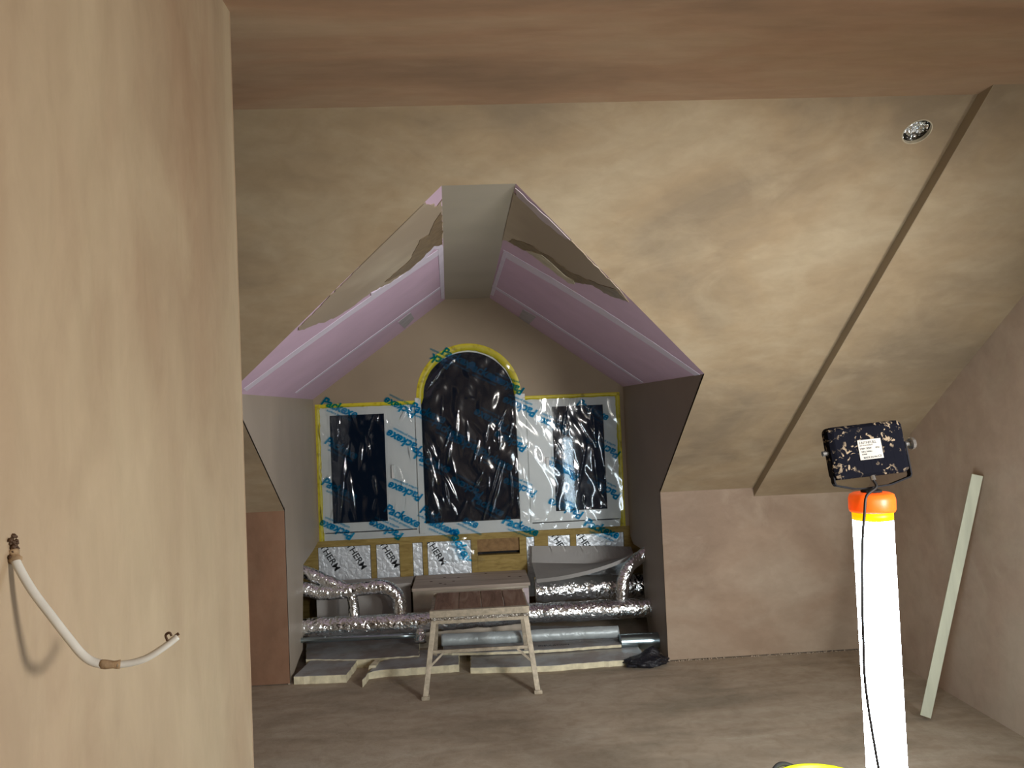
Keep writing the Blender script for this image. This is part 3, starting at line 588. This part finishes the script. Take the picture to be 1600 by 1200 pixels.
# ------------------------------------------------------------------ insulation slabs
def slab(name, label, top, zt, zb, word=None, foilmat='slab_foil', group='foam insulation slabs on the floor'):
    """cream foam core with a foil facing on top; ragged outline"""
    t = thing(name, label, 'insulation slab', (sum(p[0] for p in top)/len(top), sum(p[1] for p in top)/len(top), zb), group)
    rnd = random.Random(len(label)); pts = []
    n = len(top)
    for i in range(n):
        a, b = Vector(top[i]), Vector(top[(i+1)%n]); m = max(1, int((b-a).length/.03))
        for k in range(m):
            p = a.lerp(b, k/m)
            if k: p += Vector((rnd.uniform(-.003,.003), rnd.uniform(-.005,.005)))
            pts.append((p.x,p.y))
    bm = nb(); filled(bm, [[(x,y,zt-.002) for x,y in pts]], (0,0,zb-zt+.002))
    fin('foam_core', bm, 'pir', t)
    c = Vector((sum(p[0] for p in pts)/len(pts), sum(p[1] for p in pts)/len(pts)))
    fp = [tuple(c+(Vector(p)-c)*.995) for p in pts]
    bm = nb(); filled(bm, [[(x,y,zt-.0019) for x,y in fp]], (0,0,.0019)); f = fin('foil_facing', bm, foilmat, t)
    if word:
        for (tx, x, y, s) in word: obj('printed_word', text_mesh(tx, s, basis((x,y,zt+.0004), (1,-.02,0), (.02,1,0)), 0, .0004), 'ink', f)
    return t
slab('insulation_slab', 'grey-topped foam slab with a broken right end beside the left dormer cheek', [(-1.11, 4.9428), (-0.7931, 4.9189), (-0.7596, 5.2377), (-1.0616, 5.3102)], .048, .0)
slab('insulation_slab', 'grey-topped foam slab with a torn left corner behind the left leg of the work platform', [(-0.6839, 4.8129), (-0.667, 4.9488), (-0.6041, 4.973), (-0.3403, 4.984), (-0.117, 4.9909), (-0.1205, 5.3103), (-0.4021, 5.3384), (-0.4698, 5.2413), (-0.5923, 5.159), (-0.642, 5.0663)], .046, .0)
slab('insulation_slab', 'long grey-topped foam slab with a ragged cream front edge behind the right leg of the work platform', [(-0.0467, 4.9475), (0.206, 4.9117), (0.4386, 4.8918), (0.676, 4.908), (1.0401, 4.9258), (1.0383, 5.1962), (0.655, 5.3321), (-0.0453, 5.3578)], .036, .0)
slab('insulation_slab', 'foam slab with dark printed words on grey facing lying on the long slab at the right', [(-0.2211, 5.1999), (0.057, 5.1583), (0.4525, 5.1341), (0.9255, 5.1502), (0.9868, 5.5824), (0.3879, 5.7116), (-0.2349, 5.6463)], .06, .042, [('QUINNTHERM', 0.513, 5.351, .05), ('INSULATION', 0.49529999999999996, 5.2193, .035), ('QUINNTHERM', 0.0493, 5.372, .05)], 'slab_foil')
slab('insulation_slab', 'grey foil-faced slab lying behind the broken slab at the left under the steel pipe', [(-1.0995, 5.2544), (-0.7566, 5.1878), (-0.372, 5.1923), (-0.4026, 5.6998), (-1.199, 5.7537)], .055, .0)
fc = thing('foam_chunk', 'broken curled piece of cream foam standing between the two left slabs', 'insulation scrap', (-0.6655,5.0187,0))
bm = nb()
for k, (cx, h, t) in enumerate(((-0.6655,.060,.3),(-0.6655-.045,.066,-.25))):
    q = [(cx-.02,5.0187+.0,0),(cx+.022,5.0187-.004,0),(cx+.034,5.0187+.11,0),(cx+.004,5.0187+.12,0)]
    if k == 0: prism(bm, q, (.018,.01,h))
fin('foam_body', bm, 'pir', fc)

# black sack in the corner by the right cheek
bm = nb(); bmesh.ops.create_icosphere(bm, subdivisions=4, radius=1)
for v in bm.verts:
    p = v.co.copy(); n = noise.noise(p*2.1)*.35+noise.noise(p*5.3)*.2+abs(noise.noise(p*9))*.12
    q = p*(1+n); peak = math.exp(-((q.x-.3)/.4)**2-((q.y-.4)/.5)**2)
    v.co = Vector((1.0272+q.x*.125, 4.8939+q.y*.075, max(.002,.026+q.z*.03+.065*peak*max(0,q.z))))
tag(fin('refuse_sack', bm, 'sack', None, True), 'crumpled black plastic sack on the floor against the right dormer cheek', 'sack')

# ------------------------------------------------------------------ work platform
wp = thing('work_platform', 'plaster-splashed folding metal work platform with brown plank top standing before the foam slabs', 'platform', (.015,4.8,0))
ZT = .462
bxs = [-.243, -.1, .034, .168, .30]
for i in range(4):
    bm = nb(); box(bm, (bxs[i]+.002,4.665,ZT-.02), (bxs[i+1]-.002,5.10+random.uniform(-.004,.004),ZT), bev=.003); fin('top_plank', bm, 'brown_plank', wp)
bm = nb(); box(bm, (-.265,4.63,ZT-.035), (.308,4.662,ZT+.004), bev=.003); fin('front_rail', bm, 'alu', wp)
bm = nb(); box(bm, (-.255,4.636,ZT-.052), (.302,4.66,ZT-.0355)); fin('ridged_strip', bm, 'alu_bright', wp, label='bright ridged metal strip')
bm = nb(); box(bm, (-.25,4.632,ZT-.072), (.295,4.66,ZT-.0525), bev=.002); fin('lower_rail', bm, 'alu', wp)
bm = nb(); box(bm, (-.262,5.102,ZT-.05), (.305,5.125,ZT), bev=.003); fin('rear_rail', bm, 'alu', wp)
for s, x in ((-1,-.255),(1,.30)):
    bm = nb(); box(bm, (x-.01,4.663,ZT-.05), (x+.01,5.10,ZT-.021)); fin('side_rail', bm, 'alu', wp)
feet = [(-.300,4.55,0),(.330,4.54,0)]; tops = [(-.243,4.645,ZT-.055),(.286,4.645,ZT-.055)]
for f, t, s in zip(feet, tops, (-1,1)):
    f, t = Vector(f), Vector(t)
    bm = nb(); beam(bm, f+Vector((0,0,.012)), t, .03, .022, (0,1,0), .002); lg = fin('leg', bm, 'alu', wp)
    bm = nb(); box(bm, f+Vector((-.022,-.02,0)), f+Vector((.024,.02,.02)), bev=.003); fin('foot', bm, 'alu', lg)
    bm = nb(); r = Vector((t.x-s*.004,5.10,ZT-.05)); e = Vector((t.x+s*.025,5.155,.062)); beam(bm, e, r, .026, .02, (0,1,0), .002); fin('leg', bm, 'alu', wp)
    m = f.lerp(t,.40); bm = nb(); beam(bm, m+Vector((0,-.006,0)), Vector((m.x-s*.085,m.y+.012,m.z+.075)), .012, .008, (0,1,0)); fin('brace', bm, 'alu', wp)
a, b = Vector(feet[0]).lerp(Vector(tops[0]),.60), Vector(feet[1]).lerp(Vector(tops[1]),.60)
bm = nb(); beam(bm, a+Vector((.012,-.004,0)), b+Vector((-.012,-.004,0)), .014, .018, (0,0,1), .002); fin('cross_bar', bm, 'alu', wp)

# ------------------------------------------------------------------ upright lamp, floodlight, flex
ux, uy = 1.195, 2.34
ul = thing('uplight', 'lit upright tube work light with orange cap in front of the right knee wall', 'work light', (ux,uy,0))
bm = nb(); r = lathe(bm, [(.0565,.16),(.0565,1.226)], (ux,uy,0), 48); fin('tube_diffuser', bm, 'tube', ul, True)
bm = nb(); r = lathe(bm, [(.03,1.226),(.0575,1.226),(.0577,1.251),(.03,1.251)], (ux,uy,0), 48); fin('collar', bm, 'collar', ul, True, 'glowing yellow collar under the cap')
prof = [(0,1.250),(.063,1.250),(.066,1.258),(.066,1.288),(.062,1.301),(.052,1.306),(.0,1.307)]
bm = nb(); lathe(bm, prof[1:-1], (ux,uy,0), 48); bmesh.ops.holes_fill(bm, edges=bm.edges, sides=60); fin('cap', bm, 'orange', ul, True, 'translucent orange cap')
bm = nb(); lathe(bm, [(.13,.002),(.145,.006),(.145,.04),(.13,.06),(.075,.075),(.07,.165),(.056,.165)], (ux,uy,0), 40); fin('base', bm, 'lime', ul, True)
fl = thing('floodlight', 'black paint-splashed floodlight seen from behind on top of the orange cap', 'floodlight', (ux-.03,uy-.03,1.307))
Fc = Vector((1.1694, 2.3, 1.436)); fx = Vector((.997,0,.07)).normalized(); fz = Vector((-.07,.12,.97)); fy = fx.cross(fz).normalized(); fz = fy.cross(fx).normalized()
FMt = Matrix((fx, fy, fz)).transposed()           # local x right, y towards the camera (back), z up
def rr_pts(w, h, r, n=6):
    out = []
    for cx, cz, a0 in ((w/2-r,h/2-r,0),(-w/2+r,h/2-r,PI/2),(-w/2+r,-h/2+r,PI),(w/2-r,-h/2+r,1.5*PI)):
        out += [(cx+r*math.cos(a0+PI/2*k/n), cz+r*math.sin(a0+PI/2*k/n)) for k in range(n+1)]
    return out
FT = lambda p: Fc+FMt@Vector(p)
FW, FH = .228, .155
bm = nb(); sec = [(1.0,-.030,.018),(1.0,.0,.018),(.985,.006,.018),(.90,.012,.014),(.86,.014,.014)]
loops = [[bm.verts.new(FT((x,y,z))) for x, z in rr_pts(FW*k-(1-k)*.0, FH*k, r)] for k, y, r in sec]
n = len(loops[0])
for a, b in zip(loops, loops[1:]):
    for k in range(n): bm.faces.new((a[k], a[(k+1)%n], b[(k+1)%n], b[k]))
bm.faces.new(loops[-1]); bm.faces.new(loops[0][::-1])
hs = fin('housing', bm, 'splashed', fl)
bm = nb()
for k in range(7): x = -.072+.024*k; box(bm, (x-.002,.013,-.062),(x+.002,.0142,.062))
for v in bm.verts: v.co = FT(v.co)
fin('cooling_rib', bm, 'splashed', hs, kind='stuff')
bm = nb(); box(bm, (-.033,.0125,-.028), (.037,.0165,.030))
for v in bm.verts: v.co = FT(v.co)
lb = fin('label_plate', bm, 'label', fl, label='pale printed rating plate')
def fl_text(tx, x, z, s):
    m4 = Matrix.Translation(FT((x,.0168,z))) @ Matrix((FMt.col[0], FMt.col[2], FMt.col[1])).transposed().to_4x4()
    return text_mesh(tx, s, m4, 0, .0002)
ms = [fl_text('FAITHFULL', -.003, .021, .0108), fl_text('LED FLOODLIGHT', -.009, .0135, .005), fl_text('240V 30W', -.012, .004, .008), fl_text('IP65', .024, .004, .007), fl_text('50Hz 2400lm', -.010, -.005, .006), fl_text('6500K', -.018, -.0125, .006), fl_text('MADE IN PRC', .0, -.0225, .0075), fl_text('CE', .027, -.0215, .009)]
fin('printed_word', join_meshes(ms), 'ink', lb, recalc=False)
bm = nb(); bw = .128; pth = [(-bw+.016,-.012,-.022),(-bw+.016,-.012,-.085),(-bw+.02,-.012,-.092),(-.055,-.012,-.108),(-.02,-.012,-.111),(.055,-.012,-.108),(bw-.012,-.012,-.092),(bw-.008,-.012,-.085),(bw-.008,-.012,.012)]
for a, b in zip(pth, pth[1:]): beam(bm, FT(a), FT(b), .022, .004, FMt@Vector((1,0,.3)))
fin('bracket', bm, 'black_metal', fl)
for s in (-1, 1):
    bm = nb(); x0 = .114*s; tube(bm, [FT((x0,-.012,.004)), FT((x0+s*.016,-.012,.004))], .008, 12)
    fin('pivot_bolt', bm, 'chrome', fl)
bm = nb(); tube(bm, [FT((.128,-.012,.004)), FT((.136,-.012,.004))], .008, 12); tube(bm, [FT((.136,-.012,.004)), FT((.139,-.012,.004)), FT((.150,-.012,.004)), FT((.152,-.012,.004))], lambda t: .012+.008*math.sin(PI*min(1,t+.15)), 10)
fin('knob', bm, 'chrome', fl, False, 'shiny clamping knob')
bm = nb(); tube(bm, [FT((.0,.0,-.074)), FT((.0,.004,-.09))], .008, 12); fin('cable_gland', bm, 'chrome', fl)
bm = nb(); tube(bm, catmull([FT((.0,.003,-.088)), FT((0,.012,-.11)), (1.1405, 2.262, 1.3061), (1.1301, 2.258, 1.261), (1.1212, 2.26, 1.1877), (1.1159, 2.266, 1.0767), (1.1121, 2.272, 0.8922), (1.1162, 2.275, 0.7083), (ux-.04,uy-.09,.3), (ux-.06,uy-.22,.012)], 60), .0042, 8)
fin('flex', bm, 'cable_black', fl, True, 'black flex hanging down in front of the lit tube')
bm = nb(); lathe(bm, [(.012,1.3065),(.03,1.3075),(.03,1.313),(.012,1.318)], (ux,uy,0), 20); bmesh.ops.holes_fill(bm, edges=bm.edges, sides=40); fin('mount', bm, 'black_metal', fl)

# ------------------------------------------------------------------ tub, batten, wall cable, recess foil
tx, ty = 1.1377, 2.6561
tb = thing('plastic_tub', 'lime yellow plastic tub just showing at the bottom left of the lit tube', 'tub', (tx,ty,0))
bm = nb(); lathe(bm, [(.0,.0),(.12,.0),(.165,.285),(.172,.29),(.172,.298),(.163,.3),(.158,.292),(.114,.008),(0,.008)], (tx,ty,0), 48); bmesh.ops.remove_doubles(bm, verts=bm.verts, dist=1e-5); fin('tub_body', bm, 'lime', tb, True)
bm = nb()
tube(bm, catmull([(tx+.176*math.cos(a), ty+.176*math.sin(a), .288+.022*math.sin(PI*k/10)) for k, a in enumerate([PI*.56+PI*.24*j/10 for j in range(11)])], 30), .008, 8); fin('handle', bm, 'rubber', tb, True, 'black carrying handle')
ba, bb = Vector((2.172, 3.845, 0.018)), Vector((2.452, 3.7599, 1.1865))
bm = nb(); beam(bm, ba, bb, .034, .048, (.86,-.5,0), .0015)
tag(fin('batten', bm, 'batten', None), 'pale planed timber batten leaning against the right wall', 'batten')
cab = thing('electric_cable', 'white flat electric cable sticking out of the near left wall and curling up', 'cable', (-0.541, 0.9792, 1.4575))
cp = [Vector(p) for p in [(-0.5408, 0.979, 1.459), (-0.5322, 0.972, 1.4434), (-0.5152, 0.97, 1.4132), (-0.4942, 0.97, 1.3824), (-0.4762, 0.972, 1.3549), (-0.4614, 0.975, 1.3331), (-0.4479, 0.98, 1.3218), (-0.4243, 0.99, 1.3158), (-0.4021, 1.0, 1.3175), (-0.3828, 1.01, 1.3272), (-0.3692, 1.02, 1.3368)]]
full = catmull(cp, 72)
for i0, i1 in ((5,45),(49,72)):
    bm = nb(); tube(bm, full[i0:i1+1], .0052, 14, flat=.8); fin('sheath', bm, 'white_pvc', cab, True)
bm = nb(); tube(bm, full[0:7], lambda t: .0058+.0012*math.sin(t*9), 14, .0012, 90); fin('plaster_crust', bm, 'crust', cab, True, 'plaster-caked root of the cable')
bm = nb(); tube(bm, full[44:51], lambda t: .0050+.0006*math.sin(t*7), 14, .0008, 90); fin('plaster_crust', bm, 'crust', cab, True, 'plaster-caked band on the cable')
bm = nb(); p = full[68]; tube(bm, catmull([p+Vector((-.002,-.002,.003)), p+Vector((-.004,-.002,.010)), p+Vector((.001,-.003,.013)), p+Vector((.003,-.002,.009))], 10), .0016, 6); tube(bm, [full[71]+Vector((0,0,.003)), full[72]+Vector((.002,0,.004))], .002, 6); fin('wire_scrap', bm, 'tie', cab)
bm = nb(); h0 = Vector((-0.541, 0.9792, 1.4575))
for k in range(26):
    a = random.uniform(0,2*PI); r = random.uniform(.002,.013); s = random.uniform(.0015,.004)
    q = h0+Vector((random.uniform(0,.003), r*math.cos(a), r*1.4*math.sin(a)+.004)); bmesh.ops.create_icosphere(bm, subdivisions=1, radius=s, matrix=Matrix.Translation(q))
fin('plaster_rubble', bm, 'tie', cab, kind='stuff')
bm = nb(); bmesh.ops.create_grid(bm, x_segments=26, y_segments=26, size=.075)
for v in bm.verts:
    p = hc+us*v.co.x+vs_*v.co.y+SN*.033
    v.co = p+SN*(.022*noise.noise(p*38)+.012*abs(noise.noise(p*90)))
tag(fin('foil_insulation', bm, 'foil', None), 'crumpled foil insulation showing through the round hole in the sloping ceiling', 'insulation')
bm = nb(); box(bm, (1.35,yS(2.4)-.05,2.66),(1.9,yS(2.4)+.2,2.68)); 
fin('roof_void', bm, 'void', slope)
# crumbs of plaster along the foot of the right knee wall
bm = nb()
for k in range(150):
    x = random.uniform(XR+.02, XRW-.05); s = random.uniform(.002,.006)*(1.4 if random.random() < .1 else 1)
    bmesh.ops.create_icosphere(bm, subdivisions=1, radius=s, matrix=Matrix.Translation((x, YK-random.uniform(.003,.02), s*.6)))
tag(fin('plaster_crumbs', bm, 'dust', None), 'small plaster crumbs along the foot of the right knee wall', 'debris', kind='stuff')
